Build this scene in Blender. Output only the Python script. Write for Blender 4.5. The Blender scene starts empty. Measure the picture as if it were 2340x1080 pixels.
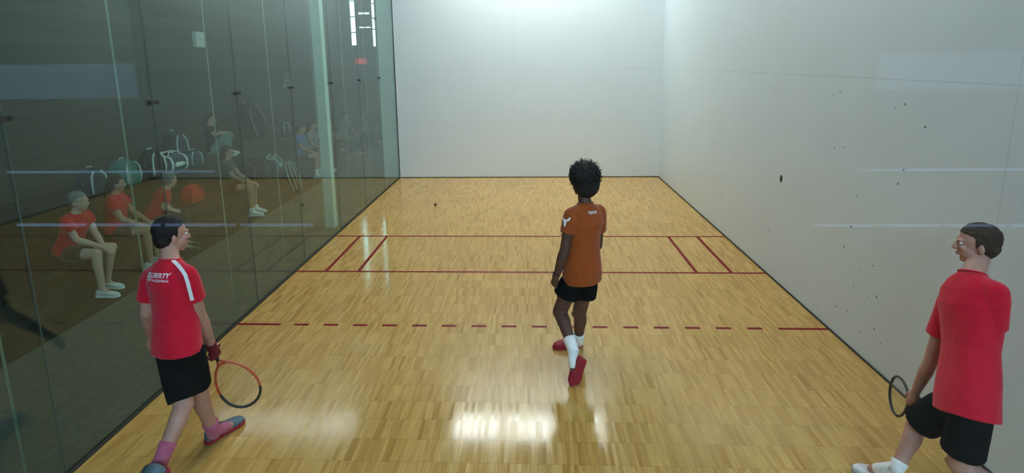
import bpy, math, random
from math import sin, cos, pi, radians, sqrt
from mathutils import Vector, Matrix, noise
from mathutils.bvhtree import BVHTree
random.seed(7)
SC = bpy.context.scene
COL = SC.collection
V = Vector
W, L, HT = 6.096, 12.192, 6.1          # court width, length, height in metres

# ------------------------------------------------------------------ materials
def mat(name, color=(.8,.8,.8), rough=.6, spec=.5, metal=0., emit=None, estr=1., sheen=0.):
    m = bpy.data.materials.new(name); m.use_nodes = True
    b = m.node_tree.nodes['Principled BSDF']
    b.inputs['Base Color'].default_value = (*color, 1)
    b.inputs['Roughness'].default_value = rough
    b.inputs['Specular IOR Level'].default_value = spec
    b.inputs['Metallic'].default_value = metal
    if sheen: b.inputs['Sheen Weight'].default_value = sheen
    if emit:
        b.inputs['Emission Color'].default_value = (*emit, 1)
        b.inputs['Emission Strength'].default_value = estr
    return m

def N(m, kind, **kw):
    n = m.node_tree.nodes.new(kind)
    for k, v in kw.items(): setattr(n, k, v)
    return n
def LK(m, a, b): m.node_tree.links.new(a, b)

def mottled(name, c1, c2, scale=12., rough=.8, bump=.0, bscale=60., spec=.3, stretch=(1,1,1), sheen=0.):
    """cloth / skin / paint: two close tones broken up by noise, with a fine bump"""
    m = mat(name, c1, rough, spec, sheen=sheen)
    b = m.node_tree.nodes['Principled BSDF']
    tc = N(m, 'ShaderNodeTexCoord'); mp = N(m, 'ShaderNodeMapping')
    mp.inputs['Scale'].default_value = stretch
    LK(m, tc.outputs['Object'], mp.inputs['Vector'])
    n = N(m, 'ShaderNodeTexNoise'); n.inputs['Scale'].default_value = scale; n.inputs['Detail'].default_value = 4
    LK(m, mp.outputs['Vector'], n.inputs['Vector'])
    r = N(m, 'ShaderNodeValToRGB')
    r.color_ramp.elements[0].position = .35; r.color_ramp.elements[0].color = (*c1, 1)
    r.color_ramp.elements[1].position = .68; r.color_ramp.elements[1].color = (*c2, 1)
    LK(m, n.outputs['Fac'], r.inputs['Fac']); LK(m, r.outputs['Color'], b.inputs['Base Color'])
    if bump:
        n2 = N(m, 'ShaderNodeTexNoise'); n2.inputs['Scale'].default_value = bscale; n2.inputs['Detail'].default_value = 3
        LK(m, mp.outputs['Vector'], n2.inputs['Vector'])
        bp = N(m, 'ShaderNodeBump'); bp.inputs['Strength'].default_value = bump; bp.inputs['Distance'].default_value = .01
        LK(m, n2.outputs['Fac'], bp.inputs['Height']); LK(m, bp.outputs['Normal'], b.inputs['Normal'])
    return m

def glass_mat(name, tint, ior=1.5, rough=0.0):
    """thin architectural glass: Fresnel mix of a clear tinted layer and a mirror layer, the same from both sides"""
    m = bpy.data.materials.new(name); m.use_nodes = True
    nt = m.node_tree; nt.nodes.clear()
    out = N(m, 'ShaderNodeOutputMaterial'); mix = N(m, 'ShaderNodeMixShader')
    tr = N(m, 'ShaderNodeBsdfTransparent'); tr.inputs['Color'].default_value = (*tint, 1)
    gl = N(m, 'ShaderNodeBsdfGlossy'); gl.inputs['Roughness'].default_value = rough
    gl.inputs['Color'].default_value = (.93, .97, .95, 1)
    geo = N(m, 'ShaderNodeNewGeometry'); mx = N(m, 'ShaderNodeMix'); mx.data_type = 'FLOAT'
    mx.inputs[2].default_value = ior; mx.inputs[3].default_value = 1 / ior
    fr = N(m, 'ShaderNodeFresnel')
    LK(m, geo.outputs['Backfacing'], mx.inputs[0]); LK(m, mx.outputs[0], fr.inputs['IOR'])
    LK(m, fr.outputs['Fac'], mix.inputs['Fac']); LK(m, tr.outputs[0], mix.inputs[1]); LK(m, gl.outputs[0], mix.inputs[2])
    LK(m, mix.outputs[0], out.inputs['Surface'])
    return m

def floor_mat():
    m = mat('maple_parquet', (.6, .4, .16), .22, .30)
    b = m.node_tree.nodes['Principled BSDF']
    tc = N(m, 'ShaderNodeTexCoord'); sep = N(m, 'ShaderNodeSeparateXYZ')
    LK(m, tc.outputs['Object'], sep.inputs[0])
    def math_(op, a, v=None, b_=None):
        n = N(m, 'ShaderNodeMath', operation=op)
        if hasattr(a, 'links'): LK(m, a, n.inputs[0])
        else: n.inputs[0].default_value = a
        if b_ is not None: LK(m, b_, n.inputs[1])
        elif v is not None: n.inputs[1].default_value = v
        return n.outputs[0]
    sx = math_('DIVIDE', sep.outputs[0], .027); sy = math_('DIVIDE', sep.outputs[1], .232)
    fy = math_('FLOOR', sy)
    wn0 = N(m, 'ShaderNodeTexWhiteNoise', noise_dimensions='1D'); LK(m, fy, wn0.inputs['W'])
    sx2 = math_('ADD', sx, b_=wn0.outputs['Value'])
    fx = math_('FLOOR', sx2)
    cmb = N(m, 'ShaderNodeCombineXYZ'); LK(m, fx, cmb.inputs[0]); LK(m, fy, cmb.inputs[1])
    wn = N(m, 'ShaderNodeTexWhiteNoise', noise_dimensions='2D'); LK(m, cmb.outputs[0], wn.inputs['Vector'])
    ramp = N(m, 'ShaderNodeValToRGB'); cr = ramp.color_ramp
    cr.elements[0].position = 0; cr.elements[0].color = ((.41,.215,.044,1))
    cr.elements[1].position = 1; cr.elements[1].color = ((.60,.365,.102,1))
    e = cr.elements.new(.07); e.color = ((.48,.268,.064,1))
    e = cr.elements.new(.55); e.color = ((.55,.32,.086,1))
    LK(m, wn.outputs['Value'], ramp.inputs['Fac'])
    # grain streaks running along each slat
    mp = N(m, 'ShaderNodeMapping'); mp.inputs['Scale'].default_value = (90, 4.5, 1)
    LK(m, tc.outputs['Object'], mp.inputs['Vector'])
    gn = N(m, 'ShaderNodeTexNoise'); gn.inputs['Scale'].default_value = 1; gn.inputs['Detail'].default_value = 5
    LK(m, mp.outputs['Vector'], gn.inputs['Vector'])
    g2 = N(m, 'ShaderNodeMapRange'); g2.inputs['From Min'].default_value = .3; g2.inputs['From Max'].default_value = .7
    g2.inputs['To Min'].default_value = .82; g2.inputs['To Max'].default_value = 1.12
    LK(m, gn.outputs['Fac'], g2.inputs['Value'])
    # broad tonal drift of the boards
    bn = N(m, 'ShaderNodeTexNoise'); bn.inputs['Scale'].default_value = 1.3; bn.inputs['Detail'].default_value = 3
    LK(m, tc.outputs['Object'], bn.inputs['Vector'])
    b2 = N(m, 'ShaderNodeMapRange'); b2.inputs['To Min'].default_value = .86; b2.inputs['To Max'].default_value = 1.14
    LK(m, bn.outputs['Fac'], b2.inputs['Value'])
    # seams between rows and slats
    fry = math_('FRACT', sy); frx = math_('FRACT', sx2)
    seam_y = math_('LESS_THAN', fry, .018); seam_x = math_('LESS_THAN', frx, .05)
    sm = math_('MAXIMUM', seam_y, b_=math_('MULTIPLY', seam_x, .6))
    dark = math_('SUBTRACT', 1.0, b_=math_('MULTIPLY', sm, .30))
    f1 = math_('MULTIPLY', g2.outputs[0], b_=b2.outputs[0]); f2 = math_('MULTIPLY', f1, b_=dark)
    vm = N(m, 'ShaderNodeVectorMath', operation='SCALE')
    LK(m, ramp.outputs['Color'], vm.inputs[0]); LK(m, f2, vm.inputs['Scale'])
    LK(m, vm.outputs[0], b.inputs['Base Color'])
    rr = N(m, 'ShaderNodeMapRange'); rr.inputs['To Min'].default_value = .07; rr.inputs['To Max'].default_value = .15
    LK(m, wn.outputs['Value'], rr.inputs['Value']); LK(m, rr.outputs[0], b.inputs['Roughness'])
    bp = N(m, 'ShaderNodeBump'); bp.inputs['Strength'].default_value = .03; bp.inputs['Distance'].default_value = .002
    LK(m, gn.outputs['Fac'], bp.inputs['Height']); LK(m, bp.outputs['Normal'], b.inputs['Normal'])
    return m

def wall_mat(name, horiz, zs, vs, axis, base):
    """white laminate court wall panels: thin seams at heights zs and at positions vs along the axis, faint smears"""
    m = mat(name, base, .38, .4)
    b = m.node_tree.nodes['Principled BSDF']
    tc = N(m, 'ShaderNodeTexCoord'); sep = N(m, 'ShaderNodeSeparateXYZ'); LK(m, tc.outputs['Object'], sep.inputs[0])
    acc = None
    for out, vals, wd in ((sep.outputs[2], zs, .006), (sep.outputs[axis], vs, .005)):
        for v in vals:
            s = N(m, 'ShaderNodeMath', operation='COMPARE'); LK(m, out, s.inputs[0])
            s.inputs[1].default_value = v; s.inputs[2].default_value = wd
            if acc is None: acc = s.outputs[0]
            else:
                a = N(m, 'ShaderNodeMath', operation='MAXIMUM'); LK(m, acc, a.inputs[0]); LK(m, s.outputs[0], a.inputs[1]); acc = a.outputs[0]
    n = N(m, 'ShaderNodeTexNoise'); n.inputs['Scale'].default_value = 1.6; n.inputs['Detail'].default_value = 5
    LK(m, tc.outputs['Object'], n.inputs['Vector'])
    mr = N(m, 'ShaderNodeMapRange'); mr.inputs['To Min'].default_value = .95; mr.inputs['To Max'].default_value = 1.04
    LK(m, n.outputs['Fac'], mr.inputs['Value'])
    k = N(m, 'ShaderNodeMath', operation='MULTIPLY_ADD'); LK(m, acc, k.inputs[0]); k.inputs[1].default_value = -.13
    LK(m, mr.outputs[0], k.inputs[2])
    vm = N(m, 'ShaderNodeVectorMath', operation='SCALE'); vm.inputs[0].default_value = base
    LK(m, k.outputs[0], vm.inputs['Scale']); LK(m, vm.outputs[0], b.inputs['Base Color'])
    return m

def board_mat(name, c1, c2, h=.14, axis=2, rough=.7):
    """horizontal boards / rubber planks"""
    m = mat(name, c1, rough, .3)
    b = m.node_tree.nodes['Principled BSDF']
    tc = N(m, 'ShaderNodeTexCoord'); sep = N(m, 'ShaderNodeSeparateXYZ'); LK(m, tc.outputs['Object'], sep.inputs[0])
    d = N(m, 'ShaderNodeMath', operation='DIVIDE'); LK(m, sep.outputs[axis], d.inputs[0]); d.inputs[1].default_value = h
    f = N(m, 'ShaderNodeMath', operation='FLOOR'); LK(m, d.outputs[0], f.inputs[0])
    wn = N(m, 'ShaderNodeTexWhiteNoise', noise_dimensions='1D'); LK(m, f.outputs[0], wn.inputs['W'])
    r = N(m, 'ShaderNodeMix'); r.data_type = 'RGBA'
    r.inputs[6].default_value = (*c1, 1); r.inputs[7].default_value = (*c2, 1)
    LK(m, wn.outputs['Value'], r.inputs[0])
    fr = N(m, 'ShaderNodeMath', operation='FRACT'); LK(m, d.outputs[0], fr.inputs[0])
    lt = N(m, 'ShaderNodeMath', operation='LESS_THAN'); LK(m, fr.outputs[0], lt.inputs[0]); lt.inputs[1].default_value = .05
    k = N(m, 'ShaderNodeMath', operation='MULTIPLY_ADD'); LK(m, lt.outputs[0], k.inputs[0]); k.inputs[1].default_value = -.5; k.inputs[2].default_value = 1
    vm = N(m, 'ShaderNodeVectorMath', operation='SCALE'); LK(m, r.outputs[2], vm.inputs[0]); LK(m, k.outputs[0], vm.inputs['Scale'])
    LK(m, vm.outputs[0], b.inputs['Base Color'])
    return m

M = {}
M['floor'] = floor_mat()
M['line'] = mat('red_line_paint', (.20, .008, .010), .5, .15)
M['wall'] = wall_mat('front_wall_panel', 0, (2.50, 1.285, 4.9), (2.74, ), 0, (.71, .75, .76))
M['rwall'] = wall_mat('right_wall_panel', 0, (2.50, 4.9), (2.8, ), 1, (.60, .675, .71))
M['scuff'] = mat('ball_scuff', (.16, .17, .18), .7)
M['black'] = mat('black_plastic', (.012, .012, .012), .5)
M['gap'] = mat('dark_joint', (.03, .028, .02), .8)
M['ceil'] = mottled('ceiling_panel', (.7, .7, .7), (.74, .74, .74), 3)
M['glass'] = glass_mat('green_glass', (.80, .90, .87), 1.46)
M['clear'] = glass_mat('clear_glass', (.96, .975, .97), 1.3)
M['finglass'] = glass_mat('fin_glass', (.93, .97, .95), 1.06)
M['edge'] = mat('frosted_glass_edge', (.27, .30, .26), .5)
M['seal'] = mat('clear_sealant', (.10, .12, .11), .5)
M['steel'] = mottled('white_painted_steel', (.82, .86, .84), (.74, .8, .78), 4, .5)
M['plaster'] = mottled('pale_plaster', (.5, .53, .51), (.56, .58, .56), 3, .8)
M['lounge'] = board_mat('brown_wall_boards', (.052, .045, .038), (.072, .06, .05), .2)
M['lfloor'] = mottled('dark_carpet_tile', (.115, .105, .088), (.15, .138, .118), 18, .9, .2, 200)
M['tier'] = mottled('dark_bleacher_board', (.028, .026, .024), (.045, .04, .035), 8, .7)
M['lamp'] = mat('lit_diffuser', (.9, .9, .9), .5, emit=(.95, 1., .97), estr=12.0)
M['lamp2'] = mat('soft_diffuser', (.9, .9, .9), .5, emit=(.92, .98, 1.), estr=10.0)
M['lamp3'] = mat('warm_ceiling_panel', (.9, .9, .9), .5, emit=(.95, .98, 1.), estr=1.6)
M['sky'] = mat('daylight_pane', (.6, .8, .95), .3, emit=(.30, .55, 1.), estr=.55)
M['skyl'] = mat('low_daylight_pane', (.6, .8, .95), .3, emit=(.32, .55, 1.), estr=1.6)
M['bluefill'] = mat('added_blue_fill', (.6, .8, .95), .3, emit=(.50, .78, 1.), estr=14.)  # glow of the unseen panel added to turn the walls bluish
M['skyw'] = mat('bright_daylight_pane', (.8, .95, 1), .3, emit=(.55, .9, 1.), estr=5)
M['frame'] = mat('dark_window_frame', (.03, .035, .04), .5)
M['white'] = mat('white_plastic', (.75, .75, .72), .5)
M['alu'] = mat('grey_metal', (.5, .52, .52), .35, metal=.6)

# ------------------------------------------------------------------ mesh helper
class MB:
    def __init__(s): s.v = []; s.f = []; s.m = []
    def add(s, vs, fs, mi=0):
        o = len(s.v); s.v += [tuple(v) for v in vs]; s.f += [tuple(i + o for i in f) for f in fs]; s.m += [mi] * len(fs); return s
    def box(s, a, b, mi=0):
        x0, y0, z0 = [min(a[i], b[i]) for i in range(3)]; x1, y1, z1 = [max(a[i], b[i]) for i in range(3)]
        return s.add([(x0,y0,z0),(x1,y0,z0),(x1,y1,z0),(x0,y1,z0),(x0,y0,z1),(x1,y0,z1),(x1,y1,z1),(x0,y1,z1)],
                     [(0,3,2,1),(4,5,6,7),(0,1,5,4),(1,2,6,5),(2,3,7,6),(3,0,4,7)], mi)
    def loft(s, rings, n=20, mi=0, close=True, p=2.):
        """rings of (centre, u, v): super-elliptical sections, capped flat"""
        vs = []; fs = []
        for c, u, v in rings:
            c = V(c)
            for i in range(n):
                a = 2 * pi * i / n; ca, sa = cos(a), sin(a)
                vs.append(c + V(u) * (abs(ca) ** (2 / p) * (1 if ca > 0 else -1)) + V(v) * (abs(sa) ** (2 / p) * (1 if sa > 0 else -1)))
        k = len(rings)
        for r in range(k - 1):
            for i in range(n):
                j = (i + 1) % n
                fs.append((r*n+i, r*n+j, (r+1)*n+j, (r+1)*n+i))
        if close: fs.append(tuple(range(n))[::-1]); fs.append(tuple((k-1)*n + i for i in range(n)))
        return s.add(vs, fs, mi)
    def cone(s, a, b, ra, rb, n=14, mi=0, hemi=True):
        """round cone: tapered limb with hemispherical ends"""
        a, b = V(a), V(b); d = (b - a)
        ln = d.length; d = d / ln if ln > 1e-6 else V((0, 0, 1))
        u = d.orthogonal().normalized(); w = d.cross(u)
        R = []
        if hemi:
            for k in (-80, -55, -28): t = radians(k); R.append((a + d * ra * sin(t), ra * cos(t)))
        R.append((a, ra)); R.append((b, rb))
        if hemi:
            for k in (28, 55, 80): t = radians(k); R.append((b + d * rb * sin(t), rb * cos(t)))
        return s.loft([(c, u * r, w * r) for c, r in R], n, mi)
    def ell(s, c, ax, n=16, mi=0):
        """ellipsoid with three axis vectors"""
        c = V(c); a, b, d = [V(x) for x in ax]
        R = []
        for k in range(9):
            t = -pi / 2 + pi * (k + .5) / 9
            R.append((c + d * sin(t), a * cos(t), b * cos(t)))
        return s.loft(R, n, mi)
    def tube(s, pts, r, n=8, mi=0, closed=False, flat=None):
        pts = [V(p) for p in pts]; k = len(pts); vs = []; fs = []
        up = None
        for i in range(k):
            t = (pts[(i+1) % k] - pts[i-1]) if closed else (pts[min(i+1, k-1)] - pts[max(i-1, 0)])
            t.normalize()
            if up is None: up = t.orthogonal().normalized() if flat is None else V(flat).normalized()
            up = (up - t * up.dot(t)).normalized() if flat is None else V(flat).normalized()
            w = t.cross(up).normalized()
            ri = r[i] if isinstance(r, (list, tuple)) else r
            for j in range(n):
                a = 2 * pi * j / n; vs.append(pts[i] + up * (ri * cos(a)) + w * (ri * sin(a)))
        for i in range(k if closed else k - 1):
            i2 = (i + 1) % k
            for j in range(n):
                j2 = (j + 1) % n; fs.append((i*n+j, i*n+j2, i2*n+j2, i2*n+j))
        if not closed: fs.append(tuple(range(n))[::-1]); fs.append(tuple((k-1)*n + j for j in range(n)))
        return s.add(vs, fs, mi)
    def build(s, name, mats, parent=None, smooth=False, bevel=0.):
        me = bpy.data.meshes.new(name); me.from_pydata(s.v, [], s.f); me.update()
        mats = mats if isinstance(mats, (list, tuple)) else [mats]
        for m_ in mats: me.materials.append(m_)
        for p_, mi in zip(me.polygons, s.m): p_.material_index = mi; p_.use_smooth = smooth
        o = bpy.data.objects.new(name, me); COL.objects.link(o)
        if parent is not None: attach(o, parent)
        if bevel:
            b = o.modifiers.new('bevel', 'BEVEL'); b.width = bevel; b.segments = 2; b.limit_method = 'ANGLE'
        return o
    def fused(s, name, m_, parent=None, voxel=.008, smooth=3, wrinkle=0., wscale=6., drop=None, disp=None):
        """union of all the shapes as one continuous skin"""
        me = bpy.data.meshes.new('tmp'); me.from_pydata(s.v, [], s.f); me.update()
        t = bpy.data.objects.new('tmp', me); COL.objects.link(t)
        r = t.modifiers.new('r', 'REMESH'); r.mode = 'VOXEL'; r.voxel_size = voxel; r.use_smooth_shade = True
        if smooth:
            q = t.modifiers.new('s', 'SMOOTH'); q.iterations = smooth; q.factor = .5
        dg = bpy.context.evaluated_depsgraph_get(); dg.update()
        me2 = bpy.data.meshes.new_from_object(t.evaluated_get(dg), depsgraph=dg)
        bpy.data.objects.remove(t); bpy.data.meshes.remove(me)
        me2.name = name
        if wrinkle or disp:
            nr = [v.normal.copy() for v in me2.vertices]
            for v, nn in zip(me2.vertices, nr):
                c = v.co
                if disp: v.co = c + nn * disp(c)
                if wrinkle:
                    h = noise.noise(V((c.x * wscale, c.y * wscale, c.z * wscale * .55 + .7 * noise.noise(c * 3))))
                    v.co = v.co + nn * (h * wrinkle)
        me2.materials.clear(); me2.materials.append(m_)
        for p_ in me2.polygons: p_.use_smooth = True
        o = bpy.data.objects.new(name, me2); COL.objects.link(o)
        if parent is not None: attach(o, parent)
        return o

def attach(o, parent):
    """parent while keeping world-space mesh coordinates"""
    o.parent = parent
    pm = WORLD.get(parent.name, Matrix.Identity(4))
    o.matrix_parent_inverse = pm.inverted()
    WORLD[o.name] = Matrix.Identity(4)
WORLD = {}
def thing(name, loc, label, cat, group=None):
    o = bpy.data.objects.new(name, None); COL.objects.link(o); o.location = loc; o.empty_display_size = .1
    WORLD[o.name] = Matrix.Translation(V(loc))
    tag(o, label, cat, group); return o
def tag(o, label, cat, group=None):
    o['label'] = label; o['category'] = cat
    if group: o['group'] = group
    return o
def struct(o): o['kind'] = 'structure'; return o

# ------------------------------------------------------------------ the court shell
f = MB()
f.box((0, 0, -.08), (W, L, 0), 0)
LZ = .0009
def pl(x0, y0, x1, y1): f.box((x0, y0, -.002), (x1, y1, LZ), 1)
lw = .022
pl(0, 7.62-lw, W, 7.62+lw)                      # service line
pl(0, 6.096-lw, W, 6.096+lw)                    # short line
for x in (.40, .835, 5.225, 5.665):             # service box lines
    pl(x-lw, 6.115, x+lw, 7.60)
pl(.0, 4.572-lw, .47, 4.572+lw); pl(5.60, 4.572-lw, W, 4.572+lw)
for k in range(16):                             # broken receiving line
    x = .617 + .3113 * k; pl(x, 4.572-lw, x + .153, 4.572+lw)
struct(f.build('floor', [M['floor'], M['line']]))

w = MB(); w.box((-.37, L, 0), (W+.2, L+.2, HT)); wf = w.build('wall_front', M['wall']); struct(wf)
w = MB(); w.box((W, 0, 0), (W+.2, L, HT), 0)
random.seed(11)
def scuff(y, z, a, b_, rot=0):
    n = 10; vs = []
    for i in range(n):
        t = 2*pi*i/n; u = a*cos(t)*random.uniform(.7, 1.2); q = b_*sin(t)*random.uniform(.7, 1.2)
        vs.append((W-.0006, y + u*cos(rot) - q*sin(rot), z + u*sin(rot) + q*cos(rot)))
    w.add(vs, [tuple(range(n))], 1)
for (y, z, a, b_, r_) in [(7.921, 0.587, 0.013999999999999999, 0.013999999999999999, 0.4), (6.136, 0.566, 0.020999999999999998, 0.0084, 0.4), (4.797, 2.355, 0.012599999999999998, 0.0084, 0.4), (4.909, 2.315, 0.010499999999999999, 0.006999999999999999, 0.4), (5.646, 2.032, 0.010499999999999999, 0.006999999999999999, 0.4), (3.827, 2.309, 0.012599999999999998, 0.0098, 0.4), (3.951, 2.267, 0.0084, 0.006999999999999999, 0.4), (3.571, 2.155, 0.013999999999999999, 0.0098, 0.4), (4.8, 1.807, 0.0098, 0.006999999999999999, 0.4), (4.64, 1.84, 0.0098, 0.006999999999999999, 0.4), (3.752, 1.789, 0.0098, 0.0112, 0.4), (4.353, 1.435, 0.0098, 0.0084, 0.4), (3.8, 1.663, 0.0112, 0.013999999999999999, 0.4), (4.382, 1.125, 0.020999999999999998, 0.0098, 0.4), (4.461, 0.906, 0.012599999999999998, 0.0098, 0.4), (3.99, 0.888, 0.0084, 0.013999999999999999, 0.4), (5.178, 0.265, 0.0084, 0.006999999999999999, 0.4), (4.191, 0.784, 0.0084, 0.006999999999999999, 0.4), (3.9, 0.638, 0.013999999999999999, 0.0098, 0.4), (4.013, 0.593, 0.0084, 0.0056, 0.4), (4.494, 0.278, 0.012599999999999998, 0.010499999999999999, 0.4), (4.3, 0.318, 0.0098, 0.006999999999999999, 0.4), (3.877, 0.347, 0.012599999999999998, 0.0098, 0.4), (4.061, 0.233, 0.0098, 0.006999999999999999, 0.4), (3.77, 0.271, 0.006999999999999999, 0.006999999999999999, 0.4), (4.249, 0.598, 0.013999999999999999, 0.0056, 0.4), (3.241, 0.277, 0.0084, 0.006999999999999999, 0.4), (4.809, 0.134, 0.0056, 0.012599999999999998, 0.4)]: scuff(y, z, a, b_, r_)
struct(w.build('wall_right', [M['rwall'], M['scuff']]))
# recessed black pull of the court door in the right wall
dp = MB(); dp.loft([((W-.004, 5.9, 1.269), (0, .028, 0), (0, 0, .040)), ((W-.0005, 5.9, 1.269), (0, .034, 0), (0, 0, .046))], 18, 0)
o = dp.build('wall_pull', M['black'], smooth=False)
tag(o, 'small black oval pull set into the white right-hand wall', 'door pull')
# dark joints where walls meet the floor
b = MB(); b.box((0, L-.012, 0), (W, L, .016)); struct(b.build('baseboard_front', M['gap']))
b = MB(); b.box((W-.012, 0, 0), (W, L-.012, .016)); struct(b.build('baseboard_right', M['gap']))
b = MB(); b.box((-.02, 0, -.02), (.012, L-.012, .022)); struct(b.build('baseboard_left', M['gap']))
# vertical sealant line in the front left corner
b = MB(); b.box((-.008, L-.014, .0), (.008, L-.0005, HT)); struct(b.build('trim_1', M['gap']))
# ceiling of the court and its lamps
c = MB(); c.box((-.4, 0, HT), (W+.2, L+.2, HT+.15)); struct(c.build('ceiling', M['ceil']))
def lamp(x0, y0, x1, y1, m_, label, group=None, z=HT):
    t = thing('ceiling_light', ((x0+x1)/2, (y0+y1)/2, z), label, 'ceiling light', group)
    q = MB(); e = .03
    q.box((x0-e, y0-e, z-.05), (x1+e, y0, z)); q.box((x0-e, y1, z-.05), (x1+e, y1+e, z))
    q.box((x0-e, y0, z-.05), (x0, y1, z)); q.box((x1, y0, z-.05), (x1+e, y1, z)); q.build('frame', M['white'], t)
    q = MB(); q.box((x0, y0, z-.035), (x1, y1, z-.02)); q.build('diffuser', m_, t)
    return t
lamp(1.22, 10.98, 2.38, 11.95, M['lamp'], 'bright ceiling light panel by the front wall, left one of three')
lamp(2.46, 10.98, 3.62, 11.95, M['lamp'], 'bright ceiling light panel by the front wall, middle one of three')
lamp(3.70, 10.98, 4.86, 11.95, M['lamp'], 'bright ceiling light panel by the front wall, right one of three')
for y0 in (7.4, 4.0, 1.2):
    for x0, s_ in ((1.0, 'left'), (3.9, 'right')):
        lamp(x0, y0, x0+1.2, y0+.6, M['lamp2'] if y0 > 2 else M['lamp3'], 'soft ceiling light panel over the %s half of the court, %s' % (s_, {7.4: 'nearest the front wall', 4.0: 'over mid court', 1.2: 'nearest the back'}[y0]))

# ------------------------------------------------------------------ glass side wall with fins
JY = [0.0, 1.0, 2.35, 3.70, 5.06, 6.44, 7.95, 9.40, 10.79, L-.014]
k = 1
for a, b_ in zip(JY[:-1], JY[1:]):
    for z0, z1 in ((.022, HT), ):
        p_ = MB(); p_.box((-.012, a+.002, z0), (0, b_-.002, z1))
        struct(p_.build('window_%d' % k, M['glass'])); k += 1
for i, y in enumerate(JY[1:-1]):
    t = thing('glass_fin', (-.15, y, 0), 'clear upright glass stiffening fin behind the side glass, %s one from the front wall' %
              ['eighth', 'seventh', 'sixth', 'fifth', 'fourth', 'third', 'second', 'first'][i], 'glass fin', 'glass fins behind the side wall')
    q = MB(); q.box((-.285, y-.0075, 0), (-.014, y+.0075, HT)); q.build('fin_plate', M['finglass'], t)
    q = MB(); q.box((-.292, y-.008, 0), (-.2855, y+.008, HT)); q.build('fin_edge', M['edge'], t)['label'] = 'pale frosted edge'
    q = MB(); q.box((-.011, y-.0018, .03), (-.001, y+.0018, HT)); q.build('joint_seal', M['seal'], t)
    for z in (2.388, ):
        q = MB()
        q.box((.0, y-.055, z-.016), (.008, y+.055, z+.016))
        for dy in (-.035, .035):
            q.loft([((.008, y+dy, z), (0, .012, 0), (0, 0, .012)), ((.014, y+dy, z), (0, .010, 0), (0, 0, .010))], 12)
        q.box((-.06, y-.02, z-.03), (-.013, y+.02, z+.03))
        q.build('clamp', M['black'], t)['label'] = 'black patch clamp'
# last wall return seen through the glass, with its clamps
t = thing('glass_channel', (-.385, L-.02, 0), 'pale vertical edge strip of the last glass panel at the front wall end', 'edge strip')
q = MB(); q.box((-.40, L-.04, 0), (-.372, L+.02, HT)); q.build('strip', M['edge'], t)
for z in (2.31, .96, 3.67):
    q = MB(); q.box((-.41, L-.065, z-.025), (-.355, L-.04, z+.025)); q.build('clamp', M['black'], t)['label'] = 'small black clamp'

# leaning-looking square steel column just outside the glass
q = MB(); q.box((-.31, 8.06, 0), (-.155, 8.215, HT)); o = q.build('steel_column', M['steel'], bevel=.006)
tag(o, 'white square steel column standing just outside the side glass', 'column')

# ------------------------------------------------------------------ the lounge outside
LX = -3.9
b = MB(); b.box((LX-.2, -6.0, -.08), (-.02, 20.2, -.001)); o = b.build('floor', M['lfloor']); struct(o)
b = MB(); b.box((LX-.2, -6.0, 0), (LX, 20.2, HT)); struct(b.build('wall_left', M['lounge']))
b = MB(); b.box((LX, 20.0, 0), (1.5, 20.2, HT)); struct(b.build('wall_far', M['lounge']))
b = MB(); b.box((-.37, L+.2, 0), (-.2, 20.0, HT)); struct(b.build('wall_corridor', M['lounge']))
b = MB(); b.box((LX-.2, -6.0, HT), (-.4, 20.2, HT+.15)); struct(b.build('ceiling', M['lounge']))
b = MB(); b.box((-.02, -6.0, -.08), (10.2, 0, -.001)); struct(b.build('floor', M['lfloor']))
b = MB(); b.box((LX-.2, -6.2, 0), (10.2, -6.0, HT)); struct(b.build('wall_back', M['lounge']))
b = MB(); b.box((10.0, -6.0, 0), (10.2, 0, HT)); struct(b.build('wall_side', M['lounge']))
b = MB(); b.box((W+.2, -.15, 0), (10.2, 0, HT)); struct(b.build('wall_return', M['plaster']))
b = MB(); b.box((-.4, -6.0, HT), (10.2, 0, HT+.15)); struct(b.build('ceiling', M['lounge']))
# back glass wall of the court, in three panes
for i in range(3):
    p_ = MB(); p_.box((.02 + i*2.02, -.014, .02), (2.036 + i*2.02, -.002, HT-.002)); struct(p_.build('window_%d' % k, M['clear'])); k += 1
# windows of the lounge behind the camera
def window(n_, x0, x1, z0, z1, y, m_, mull, trans):
    q = MB(); e = .05
    q.box((x0-e, y, z0-e), (x1+e, y+.06, z0)); q.box((x0-e, y, z1), (x1+e, y+.06, z1+e))
    q.box((x0-e, y, z0), (x0, y+.06, z1)); q.box((x1, y, z0), (x1+e, y+.06, z1))
    for i in range(1, mull): xx = x0 + (x1-x0)*i/mull; q.box((xx-.02, y, z0), (xx+.02, y+.05, z1))
    for zz in trans: q.box((x0, y, zz-.02), (x1, y+.05, zz+.02))
    fr = struct(q.build('window_%d' % n_, M['frame']))
    q = MB(); q.box((x0, y+.005, z0), (x1, y+.02, z1)); q.build('window_pane', m_, fr)
window(k, -3.6, -1.7, 2.3, 2.72, -6.0, M['sky'], 1, ()); k += 1
window(k, 7.1, 9.6, 2.3, 2.72, -6.0, M['sky'], 1, ()); k += 1
window(k, -3.6, -.85, 1.36, 1.395, -6.0, M['skyl'], 1, ()); k += 1
window(k, 7.0, 9.6, 1.345, 1.38, -6.0, M['skyl'], 1, ()); k += 1
window(k, -3.6, .35, .655, .705, -6.0, M['skyl'], 4, ()); k += 1
window(k, 6.55, 9.6, .655, .70, -6.0, M['skyl'], 4, ()); k += 1
# added blue glow panel in a window frame, out of view, tinting the walls
window(k, 1.2, 9.4, 4.1, 5.8, -6.0, M['bluefill'], 5, (4.9,)); k += 1  # this whole window is added, frame and pane, though named window_N
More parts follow.
